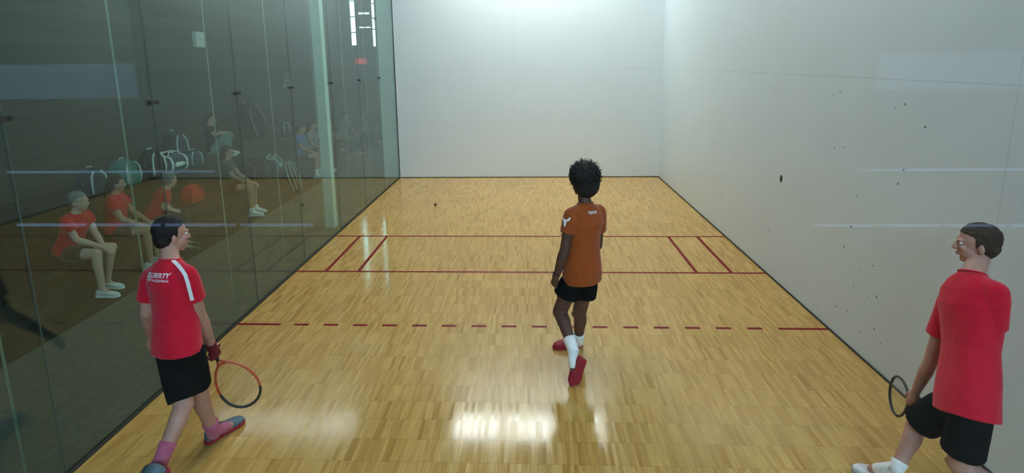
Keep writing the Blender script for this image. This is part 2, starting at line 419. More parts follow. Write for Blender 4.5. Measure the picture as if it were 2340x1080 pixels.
# far end of the lounge: bright glazing beside the entrance
window(k, -3.37, -3.20, 3.35, 5.9, 19.94, M['skyw'], 1, (3.8, 4.35, 4.9, 5.4)); k += 1
window(k, -2.58, -2.44, 3.30, 5.9, 19.94, M['skyw'], 1, (3.9, 4.3, 4.8)); k += 1
window(k, -3.08, -2.68, 4.44, 4.49, 19.94, M['skyw'], 2, ()); k += 1
window(k, -3.06, -2.66, 3.96, 3.99, 19.94, M['skyw'], 2, ()); k += 1
# lounge ceiling lamps
for i, y in enumerate((-3.0, 1.5, 6.0, 10.5, 15.0, 19.0)):
    lamp(-2.6, y, -1.4, y+.5, M['lamp3'], 'dim lounge ceiling light, %s counted from the back' % ['first', 'second', 'third', 'fourth', 'fifth', 'last'][i])
lamp(2.4, -3.2, 3.6, -2.7, M['lamp3'], 'dim lounge ceiling light behind the back glass of the court')

# bleacher: two tiers along the left lounge wall
TX1, TX2 = -2.12, -2.85
t = thing('bleacher_step', (-2.5, 8.7, 0), 'long dark lower step of the bleacher where most spectators sit', 'bleacher')
q = MB(); q.box((TX2+.002, 3.0, 0), (TX1-.05, 14.5, .40)); q.build('riser', M['tier'], t)
q = MB(); q.box((TX2+.002, 3.0, .40), (TX1, 14.5, .45)); q.build('seat_board', M['tier'], t)
t = thing('bleacher_step', (-3.4, 8.7, 0), 'long dark upper step of the bleacher where the bags stand', 'bleacher')
q = MB(); q.box((LX+.004, 3.0, 0), (TX2, 14.5, .85)); q.build('riser', M['tier'], t)
q = MB(); q.box((LX+.004, 3.0, .85), (TX2+.03, 14.5, .90)); q.build('seat_board', M['tier'], t)
M['mat'] = mottled('bench_shade_tone', (.022, .019, .014), (.034, .029, .022), 18, .95, .2, 200)  # dark tone for the bleacher's shade, laid on as colour
q = MB(); q.box((TX1-.045, 3.0, 0), (-1.72, 14.5, .006)); o = q.build('bench_shade', M['mat']); tag(o, 'long dark strip of painted bench shade on the lounge floor in front of the bleacher', 'painted shade')  # thin dark strip standing in for the shade of the lower step
# notice box on the lounge wall
t = thing('wall_box', (LX+.05, 11, 3.2), 'small white electrical box high on the dark lounge wall', 'wall box')
q = MB(); q.box((LX, 10.86, 3.06), (LX+.09, 11.16, 3.38)); q.build('housing', M['white'], t, bevel=.01)
q = MB(); q.box((LX+.09, 10.96, 3.2), (LX+.094, 11.02, 3.24)); q.build('lock', M['alu'], t)
# red exit sign and a pale notice far down the corridor
t = thing('exit_sign', (-2.6, 16.9, 2.6), 'small red lit exit sign hanging far down the corridor', 'exit sign')
M['exit'] = mat('red_lit_sign', (.6, .05, .05), .4, emit=(1., .08, .08), estr=.35)
q = MB(); q.box((-2.448, 17.2, 2.758-.09), (-2.448+.36, 17.26, 2.758+.09)); q.build('sign_face', M['exit'], t)
q = MB(); q.box((-2.448+.16, 17.22, 2.758+.09), (-2.448+.18, 17.24, HT)); q.build('hanger', M['frame'], t)
tag(t, t['label'], t['category'])
t = thing('notice_board', (LX+.02, 15.2, 2.2), 'dark notice board with pale strips far down the corridor wall', 'notice board')
q = MB(); q.box((LX, 14.9, 2.0), (-3.86, 15.5, 2.45)); q.build('board', M['frame'], t)
for zz in (2.06, 2.2, 2.32):
    q = MB(); q.box((-3.86, 14.95, zz), (-3.855, 15.45, zz+.07)); q.build('paper_strip', M['white'], t)
# ------------------------------------------------------------------ people
def skin(name, a, b_): M[name] = mottled(name, a, b_, 9, .55, .06, 130, .35)
skin('skin_brown', (.085, .038, .026), (.115, .055, .038))
skin('skin_light', (.42, .215, .16), (.50, .27, .21))
skin('skin_pale', (.55, .33, .27), (.62, .39, .32))
def cloth(name, a, b_=None, r=.85): M[name] = mottled(name, a, b_ or tuple(min(1, x*1.18) for x in a), 16, r, .25, 90, .15, sheen=.15)
cloth('orange', (.29, .058, .010), (.34, .07, .013)); cloth('red', (.55, .006, .026), (.63, .009, .034))
M['blackcloth'] = mottled('black_cloth', (.0045, .0045, .005), (.008, .008, .008), 16, .9, .25, 90, .08); cloth('whitecloth', (.75, .75, .74)); cloth('teal', (.16, .30, .28))
cloth('navy', (.018, .028, .05)); cloth('blue', (.05, .12, .32)); cloth('greycloth', (.30, .33, .36)); cloth('darkgrey', (.035, .04, .045))
cloth('jeans', (.10, .14, .18)); cloth('pinksock', (.40, .09, .17), (.46, .12, .20)); cloth('khaki', (.26, .22, .17))
M['hairblack'] = mottled('black_hair', (.006, .005, .005), (.014, .011, .01), 40, .65, .5, 260, .3)
M['hairbrown'] = mottled('brown_hair', (.035, .02, .012), (.06, .035, .02), 40, .6, .5, 260, .3)
M['hairgrey'] = mottled('grey_hair', (.16, .15, .14), (.24, .23, .22), 40, .6, .5, 260, .3)
M['shoered'] = mottled('crimson_mesh', (.24, .006, .02), (.36, .012, .04), 60, .6, .3, 300, .4)
M['shoegrey'] = mottled('blue_grey_mesh', (.08, .13, .16), (.12, .18, .21), 60, .6, .3, 300, .4)
M['shoewhite'] = mottled('white_shoe', (.62, .62, .62), (.74, .74, .74), 30, .5)
M['shoedark'] = mottled('dark_shoe', (.03, .03, .035), (.05, .05, .055), 30, .5)
M['print'] = mat('white_print', (.80, .78, .80), .6); M['printnavy'] = mat('navy_print', (.05, .05, .16), .6)
M['glove'] = mottled('dark_red_glove', (.10, .006, .016), (.22, .01, .03), 40, .6)
M['eye'] = mat('eye_white', (.7, .68, .65), .2); M['iris'] = mat('dark_iris', (.02, .012, .01), .15)
M['lip'] = mat('lip_tone', (.30, .10, .09), .5)
M['rubber'] = mat('black_rubber', (.014, .014, .014), .6)
M['raqred'] = mottled('orange_red_frame', (.45, .05, .02), (.55, .08, .03), 20, .3, spec=.6)
M['string'] = mat('clear_string', (.45, .38, .22), .4)

def lerp(a, b, t): return V(a) + (V(b) - V(a)) * t

def hand(mb, wr, d, n, side, s=1., curl=.5, spread=.12):
    """palm, four unequal bent fingers and a thumb; d along the hand, n the palm side, side = where the thumb sits"""
    wr, d, n = V(wr), V(d).normalized(), V(n).normalized()
    n = (n - d * n.dot(d)).normalized(); t = V(side); t = (t - d * t.dot(d) - n * t.dot(n)).normalized()
    pl_ = .092 * s; kn = wr + d * pl_
    mb.loft([(wr - d*.02*s, t*.024*s, n*.018*s), (wr + d*.02*s, t*.031*s, n*.017*s), (wr + d*.06*s, t*.040*s, n*.016*s),
             (kn, t*.041*s, n*.013*s), (kn + d*.006*s, t*.036*s, n*.008*s)], 14, p=2.4)
    for i, (off, ln, r) in enumerate(((.031, .072, .0092), (.0105, .080, .0095), (-.0105, .074, .009), (-.030, .058, .0082))):
        p0 = kn + t*off*s - d*.008*s; a = 0; p = p0; dd = (d + t*off*spread*18*.1).normalized(); rr = r*s
        for j, fr in enumerate((.45, .31, .24)):
            a += curl * (1.0 + .12*i) * (.75 if j == 0 else 1.)
            q = p + (dd * cos(a) + n * sin(a)) * (ln * fr * s)
            mb.cone(p, q, rr, rr*.88, 8); p = q; rr *= .88
    b0 = wr + d*.022*s + t*.026*s; b1 = b0 + (d*.6 + t*.75 + n*.35).normalized()*.040*s
    b2 = b1 + (d*.9 + t*.25 + n*.45*(.5+curl)).normalized()*.032*s; b3 = b2 + (d*.85 - t*.1*curl + n*.6*curl).normalized()*.026*s
    mb.cone(b0, b1, .0125*s, .0105*s, 8); mb.cone(b1, b2, .0105*s, .0095*s, 8); mb.cone(b2, b3, .0095*s, .008*s, 8)

def shoe(root, an, toe, heel, up, m_up, m_sole, m_lace, s=1., name='shoe', label=None, detail=True):
    toe, heel, up = V(toe), V(heel), V(up).normalized()
    f_ = (toe - heel).normalized(); ln = (toe - heel).length
    up = (up - f_*up.dot(f_)).normalized(); r_ = f_.cross(up)
    q = MB(); R = []
    for t, wd, h in ((0, .018, .058), (.04, .030, .075), (.14, .036, .088), (.28, .037, .086), (.42, .038, .074), (.58, .044, .058), (.74, .047, .048), (.88, .042, .040), (.96, .028, .032), (1., .012, .022)):
        h *= s; wd *= s
        R.append((heel + f_*(t*ln) + up*(.012*s + h/2), r_*wd, up*(h/2)))
    q.loft(R, 20, p=2.6)
    o = q.build(name, m_up, root, smooth=True)
    if label: o['label'] = label
    q = MB(); R = []
    for t, wd in ((-.02, .020), (.02, .032), (.14, .039), (.35, .037), (.58, .046), (.76, .050), (.9, .044), (.985, .028), (1.02, .012)):
        R.append((heel + f_*(t*ln) + up*.011*s, r_*wd*s, up*.013*s))
    q.loft(R, 20, p=5); q.build('sole', m_sole, o, smooth=False)
    if detail:
        q = MB()
        for i in range(5):
            t = .34 + .07*i; hh = (.083 - .010*i)*s; c = heel + f_*(t*ln) + up*(.014*s + hh)
            q.tube([c - r_*.024*s - up*.012*s, c - r_*.012*s + up*.0015, c + r_*.012*s + up*.0015, c + r_*.024*s - up*.012*s], .0032*s, 6)
        q.build('laces', m_lace, o, smooth=True)
    return o

def shirt_bvh(o):
    me = o.data; return BVHTree.FromPolygons([v.co for v in me.vertices], [p_.vertices[:] for p_ in me.polygons])

def decal(name, root, bvh, polys, org, u, v, n, m_, off=.0025):
    """lay flat outlines (list of (verts2d, faces)) onto cloth along direction -n"""
    vs = []; fs = []; org, u, v, n = V(org), V(u), V(v), V(n).normalized()
    for pv, pf in polys:
        o0 = len(vs)
        for x, y in pv:
            p0 = org + u*x + v*y + n*.25
            h = bvh.ray_cast(p0, -n, .6)
            vs.append((h[0] + n*off) if h[0] is not None else (org + u*x + v*y))
        fs += [tuple(i + o0 for i in f_) for f_ in pf]
    return MB().add(vs, fs).build(name, m_, root)

def text_poly(txt, size, shear=0., bold=0.):
    cu = bpy.data.curves.new('t', 'FONT'); cu.body = txt; cu.size = size; cu.align_x = 'CENTER'; cu.align_y = 'CENTER'
    cu.shear = shear; cu.offset = bold; cu.resolution_u = 2; cu.fill_mode = 'FRONT'
    o = bpy.data.objects.new('t', cu); COL.objects.link(o)
    dg = bpy.context.evaluated_depsgraph_get(); dg.update()
    me = bpy.data.meshes.new_from_object(o.evaluated_get(dg), depsgraph=dg)
    r = ([(v_.co.x, v_.co.y) for v_ in me.vertices], [p_.vertices[:] for p_ in me.polygons])
    bpy.data.objects.remove(o); bpy.data.curves.remove(cu); bpy.data.meshes.remove(me); return r
def disc(x, y, r, ri=0, n=20):
    if not ri: return ([(x + r*cos(2*pi*i/n), y + r*sin(2*pi*i/n)) for i in range(n)], [tuple(range(n))])
    return ([(x + q*cos(2*pi*i/n), y + q*sin(2*pi*i/n)) for q in (r, ri) for i in range(n)], [(i, (i+1) % n, n+(i+1) % n, n+i) for i in range(n)])

def person(label, J, o, group=None):
    """J: joints in world metres; o: look"""
    J = {k_: V(v_) for k_, v_ in J.items()}
    det = o.get('detail', 1); vx = .0055 if det else .013; s = o.get('s', 1.)
    hip = (J['hipL'] + J['hipR'])/2
    base = o.get('base', (hip.x, hip.y, 0))
    root = thing('person', base, label, 'person', group)
    up = (J['neck'] - hip).normalized(); rt = (J['shR'] - J['shL']); rt = (rt - up*rt.dot(up)).normalized(); fw = up.cross(rt)
    hr = (J['hipR'] - J['hipL']); hr = (hr - up*hr.dot(up)).normalized(); hf = up.cross(hr)
    TL = (J['neck'] - hip).length; sw = (J['shR'] - J['shL']).length/2
    B = MB()
    def ring(t, a, b_, shift=0.):
        rr = (hr.lerp(rt, min(1, max(0, t)))).normalized(); ff = up.cross(rr)
        return (hip + up*(TL*t) + ff*shift, rr*a*s, ff*b_*s)
    B.loft([ring(-.16, .08, .07, -.01), ring(-.08, .145, .10, -.012), ring(.0, .158, .108, -.01), ring(.14, .145, .10), ring(.32, .128, .09, .005),
            ring(.52, .145, .102, .008), ring(.72, .158, .108, .004), ring(.86, .14, .085, -.004), ring(.96, .085, .062, -.008), ring(1.02, .055, .052, 0)], 24)
    s0 = s; s = s*o.get('limb', 1.)
    for sd in 'LR':
        sh, el, wr = J['sh'+sd], J['el'+sd], J['wr'+sd]
        B.cone(lerp(J['neck'], sh, .25) - up*.03*s0, sh, .048*s0, .050*s0)
        B.cone(sh, el, .048*s0, .038*s); B.cone(lerp(sh, el, .3), lerp(sh, el, .6), .046*s, .043*s)
        B.cone(el, lerp(el, wr, .3), .037*s, .040*s); B.cone(lerp(el, wr, .3), wr, .040*s, .025*s)
        hd = J.get('hand'+sd, wr + (wr - el)); d = (hd - wr).normalized()
        pn = J.get('palm'+sd, (-rt if sd == 'R' else rt)); th = J.get('thumb'+sd, fw)
        if det: hand(B, wr, d, pn, th, .98*s, o.get('curl'+sd, .45))
        else: hand(B, wr, d, pn, th, 1.15*s, .5)
        hp, kn, an = J['hip'+sd], J['kn'+sd], J['an'+sd]
        B.cone(hp, kn, .074*s0, .056*s, 18); B.cone(lerp(hp, kn, .25), lerp(hp, kn, .55), .080*s, .073*s, 18)
        sh_d = (an - kn).normalized(); tv = (J['toe'+sd] - an); bk = -(tv - sh_d*tv.dot(sh_d)).normalized()
        B.cone(kn, lerp(kn, an, .30) + bk*.012, .052*s, .052*s, 16); B.cone(lerp(kn, an, .22) + bk*.02, lerp(kn, an, .42) + bk*.016, .046*s, .044*s)
        B.cone(lerp(kn, an, .35) + bk*.008, an, .048*s, .034*s, 16)
        B.ell(kn - bk*.012, (rt*.045*s, bk*.046*s, sh_d*.055*s), 12)
        B.cone(an, lerp(an, J['toe'+sd], .55), .033*s, .026*s)
    s = s0
    # head
    hc = J['head']; hfw = V(o['face']).normalized(); hu = V(o.get('headup', up)); hu = (hu - hfw*hu.dot(hfw)).normalized(); hrt = hfw.cross(hu)
    k_ = s*o.get('hs', 1.)
    B.cone(J['neck'] - up*.02, hc - hu*.07*k_ - hfw*.015, .058*s, .052*s)
    B.ell(hc + hu*.022*k_ - hfw*.012*k_, (hrt*.075*k_, hfw*.096*k_, hu*.094*k_), 20)
    B.ell(hc - hu*.045*k_ + hfw*.022*k_, (hrt*.058*k_, hfw*.066*k_, hu*.070*k_), 18)
    B.ell(hc - hu*.098*k_ + hfw*.058*k_, (hrt*.024*k_, hfw*.022*k_, hu*.020*k_), 12)
    B.cone(hc + hu*.012*k_ + hfw*.082*k_, hc - hu*.028*k_ + hfw*.104*k_, .010*k_, .014*k_, 10)
    for g in (-1, 1):
        B.ell(hc - hu*.034*k_ + hfw*.094*k_ + hrt*g*.010*k_, (hrt*.009*k_, hfw*.010*k_, hu*.008*k_), 8)
        B.ell(hc - hu*.020*k_ - hfw*.012*k_ + hrt*g*.079*k_, (hrt*.010*k_, (hfw*.7 - hrt*g*.3)*.024*k_, hu*.032*k_), 10)
        B.ell(hc + hu*.022*k_ + hfw*.078*k_ + hrt*g*.030*k_, (hrt*.024*k_, hfw*.013*k_, hu*.009*k_), 8)
        B.ell(hc - hu*.022*k_ + hfw*.066*k_ + hrt*g*.034*k_, (hrt*.020*k_, hfw*.020*k_, hu*.018*k_), 8)
    B.ell(hc - hu*.062*k_ + hfw*.082*k_, (hrt*.024*k_, hfw*.012*k_, hu*.012*k_), 10)
    B.fused('body', M[o['skin']], root, vx, 3 if det else 2)
    if det:
        for g in (-1, 1):
            e = MB(); c = hc + hu*.004*k_ + hfw*.075*k_ + hrt*g*.030*k_
            e.ell(c, (hrt*.0125*k_, hfw*.011*k_, hu*.0065*k_), 12, 0); e.ell(c + hfw*.0062*k_, (hrt*.0062*k_, hfw*.006*k_, hu*.0058*k_), 10, 1)
            e.build('eye', [M['eye'], M['iris']], root, smooth=True)
        e = MB(); e.ell(hc - hu*.059*k_ + hfw*.0915*k_, (hrt*.022*k_, hfw*.006*k_, hu*.004*k_), 12); e.ell(hc - hu*.068*k_ + hfw*.091*k_, (hrt*.019*k_, hfw*.006*k_, hu*.005*k_), 12)
        e.build('lips', M['lip'], root, smooth=True)
    # hair
    hs = o.get('hair', 'short')
    Hm = M[o.get('haircol', 'hairblack')]; h_ = MB()
    if hs == 'curly':
        k0_ = k_; k_ = k_*o.get('hairk', 1.)
        h_.ell(hc + hu*.045*k_ - hfw*.026*k_, (hrt*.108*k_, hfw*.108*k_, hu*.103*k_), 24)
        h_.ell(hc - hu*.02*k_ - hfw*.055*k_, (hrt*.094*k_, hfw*.070*k_, hu*.088*k_), 20)
        rnd = random.Random(5)
        for i in range(210):
            a = rnd.uniform(0, 2*pi); z = rnd.uniform(-.55, 1); r_ = sqrt(1 - z*z)
            dv = hrt*cos(a)*r_ + hfw*sin(a)*r_ + hu*z
            if dv.dot(hfw) > .45 and z < .45: continue
            c = hc + hu*.035*k_ - hfw*.03*k_ + dv*.100*k_; rr = rnd.uniform(.010, .018)
            h_.ell(c, (hrt*rr, hfw*rr, hu*rr), 7)
        hair = h_.fused('hair', Hm, root, .006, 1, .004, 60)
        q = MB()
        for i in range(300):
            a = rnd.uniform(0, 2*pi); z = rnd.uniform(-.45, 1); r_ = sqrt(1 - z*z)
            dv = hrt*cos(a)*r_ + hfw*sin(a)*r_ + hu*z
            if dv.dot(hfw) > .35 and z < .45: continue
            c = hc + hu*.035*k_ - hfw*.03*k_ + dv*.100*k_; e1 = dv.orthogonal().normalized(); e2 = dv.cross(e1)
            lr = rnd.uniform(.006, .011); hh = rnd.uniform(.016, .036) + (.014 if z > .6 else 0); ph = rnd.uniform(0, 6)
            q.tube([c + dv*hh*t_ + (e1*cos(ph + t_*6) + e2*sin(ph + t_*6))*lr for t_ in (0, .2, .4, .6, .8, 1)], [.0028, .0026, .0024, .002, .0016, .001], 5)
        q.build('curls', Hm, hair, smooth=True)
    else:
        h_.ell(hc + hu*.034*k_ - hfw*.018*k_, (hrt*.084*k_, hfw*.103*k_, hu*.092*k_), 20)
        h_.ell(hc - hu*.02*k_ - hfw*.052*k_, (hrt*.070*k_, hfw*.058*k_, hu*.070*k_), 16)
        if hs == 'long':
            h_.cone(hc - hfw*.05*k_, hc - hfw*.085*k_ - hu*.22*k_, .075*k_, .045*k_); 
            for g in (-1, 1): h_.cone(hc - hfw*.02*k_ + hrt*g*.06*k_, hc - hfw*.03*k_ - hu*.16*k_ + hrt*g*.07*k_, .028*k_, .022*k_)
        if hs == 'tail':
            h_.cone(hc - hfw*.09*k_ + hu*.02, hc - hfw*.13*k_ - hu*.16*k_, .028*k_, .016*k_)
        cut = hc + hu*.036*k_ + hfw*.045*k_
        def dsp(c):
            q_ = V(c) - hc; f1 = q_.dot(hfw)/k_; u1 = q_.dot(hu)/k_
            lim = .068 - .35*max(0, .06 - f1) if f1 < .06 else .068
            a_ = min(1, max(0, (f1 - .012)/.012))*min(1, max(0, (lim - u1)/.012))
            if u1 < -.045 and f1 > -.03: a_ = 1
            return -.034*a_
        h_.fused('hair', Hm, root, .006 if det else .012, 2, .005, 45 if det else 25, disp=dsp)
    # shirt
    S = MB(); sl = o.get('shirt_low', -.02); c_ = o.get('loose', 1.0); vs_ = .007 if det else .014
    S.loft([ring(sl, .184*c_, .138*c_, -.004), ring(sl+.10, .182*c_, .136*c_, -.004), ring(.16, .174*c_, .128*c_), ring(.40, .156*c_, .114, .004), ring(.56, .168, .122, .006),
            ring(.73, .180, .126, .0), ring(.86, .165, .104, -.006), ring(.95, .120, .078, -.006), ring(1.005, .066, .060, 0)], 28, p=2.2)
    slv = o.get('sleeve', .52)
    for sd in 'LR':
        sh, el = J['sh'+sd], J['el'+sd]; d = (el - sh).normalized(); e1 = d.orthogonal().normalized(); e2 = d.cross(e1)
        S.cone(lerp(J['neck'], sh, .30) - up*.032*s, sh - up*.002, .056*s, .060*s, 16)
        rr = .0; tt = [(-.02, .058), (.2, .066), (.6, .068), (1, o.get('cuff', .070))]
        S.loft([(sh + d*((el - sh).length*slv*t_), e1*r_*s, e2*r_*s) for t_, r_ in tt], 18)
        if slv > .9:
            S.cone(el, lerp(el, J['wr'+sd], .93), .052*s, .040*s)
    shirt = S.fused('shirt', M[o['shirt']], root, vs_, 3, .0065 if det else .009, o.get('wsc', 7))
    # neck band
    if det:
        nc = J['neck'] + up*.004; q = MB()
        q.tube([nc + rt*cos(a)*.067*s + fw*sin(a)*.061*s - up*(.008*sin(a)) for a in [2*pi*i/24 for i in range(24)]], .006, 8, closed=True)
        q.build('collar', M[o.get('collar', o['shirt'])], shirt, smooth=True)
    # shorts / trousers
    P_ = MB(); ht = o.get('hem', .55); pr = o.get('hemr', .105)
    k2 = min(1, c_)
    P_.loft([ring(-.17, .13*k2, .10*k2, -.01), ring(-.10, .160*k2, .118*k2, -.012), ring(.0, .152*k2, .108*k2, -.01), ring(.05, .142*k2, .100*k2, -.004)], 26, p=2.3)
    for sd in 'LR':
        hp, kn, an = J['hip'+sd], J['kn'+sd], J['an'+sd]; d = (kn - hp).normalized(); e1 = d.orthogonal().normalized(); e2 = d.cross(e1); ll = (kn - hp).length
        if ht <= 1.15:
            P_.loft([(hp + d*(ll*t_), e1*r_*s, e2*r_*s) for t_, r_ in ((.02, .074), (.16, .094), (ht*.6, .5*(.1+pr)), (ht, pr))], 20)
        else:
            P_.loft([(hp + d*(ll*t_), e1*r_*s, e2*r_*s) for t_, r_ in ((-.05, .090), (.15, .098), (.6, .084), (1., .070))], 20)
            P_.cone(kn, lerp(kn, an, ht - 1), .070*s, .052*s, 16)
    P_.fused(o.get('legs_name', 'shorts'), M[o['shorts']], root, vs_, 3, .006 if det else .008, 9)
    # socks and shoes
    for sd in 'LR':
        kn, an, toe = J['kn'+sd], J['an'+sd], J['toe'+sd]
        heel = J['heel'+sd]
        upv = J.get('shoeup'+sd, V((0, 0, 1)))
        if o.get('sock'):
            q = MB(); s_k = s; s = s*o.get('limb', 1.)*1.03; d = (kn - an).normalized(); e1 = d.orthogonal().normalized(); e2 = d.cross(e1); sh_ = o.get('sockh', .13)
            q.loft([(an - d*.035, e1*.040*s, e2*.040*s), (an + d*.01, e1*.040*s, e2*.040*s), (an + d*sh_*.6, e1*.042*s, e2*.042*s), (an + d*sh_, e1*.047*s, e2*.047*s), (an + d*(sh_+.004), e1*.040*s, e2*.040*s)], 18)
            q.cone(an, lerp(an, toe, .42), .038*s, .032*s)
            q.build('sock', M[o['sock']], root, smooth=True); s = s_k
        sm, ss = o.get('shoe', ('shoewhite', 'whitecloth'))
        shoe(root, an, toe, heel, upv, M[sm], M[ss], M[o.get('lace', 'whitecloth')], s*(1 + (o.get('limb', 1.) - 1)*.8), detail=det)
    return root, shirt, dict(up=up, rt=rt, fw=fw, hc=hc, hu=hu, hfw=hfw, hrt=hrt)

# ---------------- player in the orange shirt (mid court)
J1 = dict(head=(3.543, 3.95, 1.661), neck=(3.571, 3.9, 1.479), shL=(3.441, 3.8, 1.405), shR=(3.699, 3.98, 1.387),
     elL=(3.39, 3.78, 1.102), wrL=(3.323, 3.82, 0.857), handL=(3.287, 3.85, 0.707), elR=(3.715, 4.16, 1.015), wrR=(3.615, 4.34, 0.814), handR=(3.548, 4.42, 0.749),
     palmL=(.8,.45,0), thumbL=(-.4,.8,0),
     hipL=(3.483, 3.84, 0.858), hipR=(3.614, 3.96, 0.828), knL=(3.355, 3.88, 0.487), anL=(3.452, 3.6, 0.281), toeL=(3.455, 3.5, -0.012), heelL=(3.538, 3.52, 0.226), shoeupL=(-.35,.93,.35),
     knR=(3.544, 4.04, 0.414), anR=(3.552, 4.17, 0.058), toeR=(3.31,4.12,.0), heelR=(3.585,4.19,.0))
r1, s1, g1 = person('player in an orange t-shirt and black shorts striding away in mid court', J1,
    dict(skin='skin_brown', face=(-.62,.78,-.05), headup=(0,0,1), hair='curly', haircol='hairblack', shirt='orange', shorts='blackcloth', hem=.54, hemr=.120,
         sock='whitecloth', sockh=.10, shoe=('shoered', 'shoered'), lace='darkgrey', shirt_low=-.10, curlL=.75, loose=1.05, limb=1.17, hs=1.05, hairk=1.2, base=(3.45, 3.9, 0)))
bv = shirt_bvh(s1)
n_ = -g1['fw']
c_ = J1['neck'] if isinstance(J1['neck'], V) else V(J1['neck'])
# small pale wordmark across the upper back and a white longhorn shape on the left sleeve
decal('back_print', s1, bv, [text_poly('TEXAS', .032, bold=.0006)], V(J1['neck']) - g1['up']*.060 + g1['rt']*.0, g1['rt'], g1['up'], n_, M['print'])
sp = V((3.382, 3.74, 1.358)); no = V((-.55,-.83,.05)).normalized(); uu = V((.83,-.55,0)); vv = V((0,0,1))
horn = ([(x_*1.25, y_*1.25) for x_, y_ in [(-.038,.030),(-.030,.034),(-.016,.016),(-.007,.018),(.007,.018),(.016,.016),(.030,.034),(.038,.030),(.030,.010),(.014,.004),(.010,-.016),(.006,-.032),(-.006,-.032),(-.010,-.016),(-.014,.004),(-.030,.010)]],
        [(0,1,2,14,15),(2,3,4,5,9,14),(5,6,7,8,9),(9,10,13,14),(10,11,12,13)])
decal('sleeve_emblem', s1, bv, [horn], sp, uu, vv, no, M['print'], .004)
q = MB(); wr = V(J1['wrL']); d = (wr - V(J1['elL'])).normalized(); e1 = d.orthogonal().normalized(); e2 = d.cross(e1)
q.loft([(wr - d*.035, e1*.031, e2*.031), (wr - d*.012, e1*.031, e2*.031)], 18); q.ell(wr - d*.024 - V((.028,.012,0)), (d*.016, V((.008,0,0)), e2*.015), 10)
q.build('wrist_watch', M['rubber'], r1, smooth=True)

# ---------------- racket
def racket(label, org, ax, lat, m_frame, m_tip, length=.56, width=.125):
    """org = butt of the handle, ax along the racket, lat across the face"""
    org, ax, lat = V(org), V(ax).normalized(), V(lat); lat = (lat - ax*lat.dot(ax)).normalized(); nn = ax.cross(lat)
    t = thing('racket', org, label, 'racket')
    def P(x, y): return org + ax*y + lat*x
    def hp(a): return (width*sin(a)*(1 - .30*cos(a)), .355 - .190*cos(a) + .012*cos(2*a))
    n = 56; pts = [P(*hp(2*pi*i/n)) for i in range(n)]
    lo = [i for i in range(n) if not (n*.36 < i < n*.72)]
    lo = [i for i in range(int(n*.72), n)] + [i for i in range(0, int(n*.36)+2)]
    q = MB(); q.tube([pts[i] for i in lo], .0085, 8); 
    q.tube([P(0, .12), P(.012, .155), pts[3]], .0085, 8); q.tube([P(0, .12), P(-.012, .155), pts[-3]], .0085, 8)
    q.build('frame', m_frame, t, smooth=True)
    q = MB(); q.tube([pts[i] for i in range(int(n*.36), int(n*.72)+2)], .0098, 8); q.build('bumper', m_tip, t, smooth=True)['label'] = 'black bumper guard around the racket head'
    q = MB(); q.loft([(P(0, -.005), lat*.018, nn*.015), (P(0, .0), lat*.019, nn*.016), (P(0, .012), lat*.016, nn*.013), (P(0, .11), lat*.0155, nn*.0125), (P(0, .15), lat*.012, nn*.010)], 12, p=3); q.build('handle', M['rubber'], t, smooth=True)
    q = MB()
    def span(x):
        ys = [hp(2*pi*i/200)[1] for i in range(200) if abs(hp(2*pi*i/200)[0] - x) < .004]
        return (min(ys), max(ys)) if len(ys) > 1 and max(ys) - min(ys) > .02 else None
    def spany(y):
        xs = [hp(2*pi*i/200)[0] for i in range(200) if abs(hp(2*pi*i/200)[1] - y) < .005]
        return (min(xs), max(xs)) if len(xs) > 1 and max(xs) - min(xs) > .02 else None
    for i in range(-7, 8):
        sp_ = span(i*.0148)
        if sp_: q.tube([P(i*.0148, sp_[0]), P(i*.0148, sp_[1])], .0004, 4)
    y = .19
    while y < .54:
        sp_ = spany(y)
        if sp_: q.tube([P(sp_[0], y), P(sp_[1], y)], .0004, 4)
        y += .0165
    q.build('strings', M['string'], t)
    return t

# ---------------- player in the red shirt (left)
J2 = dict(head=(0.758, 2.6, 1.605), neck=(0.78, 2.52, 1.463), shL=(0.57, 2.62, 1.316), shR=(0.941, 2.44, 1.394),
     elR=(0.925, 2.52, 1.103), wrR=(0.888, 2.68, 0.775), handR=(0.885, 2.72, 0.67), elL=(0.5, 2.62, 1.044), wrL=(0.371, 2.8, 0.773), handL=(0.334, 2.86, 0.672),
     palmR=(-.8,.3,0), thumbR=(-.2,.9,.3),
     hipL=(0.713, 2.5, 0.892), hipR=(0.875, 2.43, 0.94), knR=(0.865, 2.52, 0.548), anR=(0.822, 2.68, 0.113), toeR=(.885,2.965,.0), heelR=(.765,2.675,.012),
     knL=(0.857, 2.36, 0.534), anL=(0.828, 2.13, 0.309), toeL=(0.683, 2.18, 0.164), heelL=(0.983, 1.97, 0.343), shoeupL=(-.1,-.55,.8))
r2, s2, g2 = person('player in a red t-shirt and black shorts walking forward beside the glass wall', J2,
    dict(skin='skin_light', face=(.62,.78,-.1), headup=(0.05,.1,1), hair='short', haircol='hairblack', shirt='red', shorts='blackcloth', hem=.92, hemr=.086,
         sock='pinksock', sockh=.10, shoe=('shoegrey', 'shoered'), lace='darkgrey', shirt_low=-.10, curlR=.9, loose=.97, sleeve=.62, limb=1.1, base=(.72, 2.55, 0)))
bv = shirt_bvh(s2); n_ = -g2['fw']
pc = V((0.775, 2.42, 1.384))
decal('back_lettering', s2, bv, [text_poly('LIBERTY', .038, bold=.001)], pc + g2['rt']*.018 + g2['up']*.012, g2['rt'], g2['up'], n_, M['print'])
decal('back_sub_lettering', s2, bv, [text_poly('RACQUETBALL', .0195, bold=.0005)], pc + g2['rt']*.022 - g2['up']*.018, g2['rt'], g2['up'], n_, M['print'])
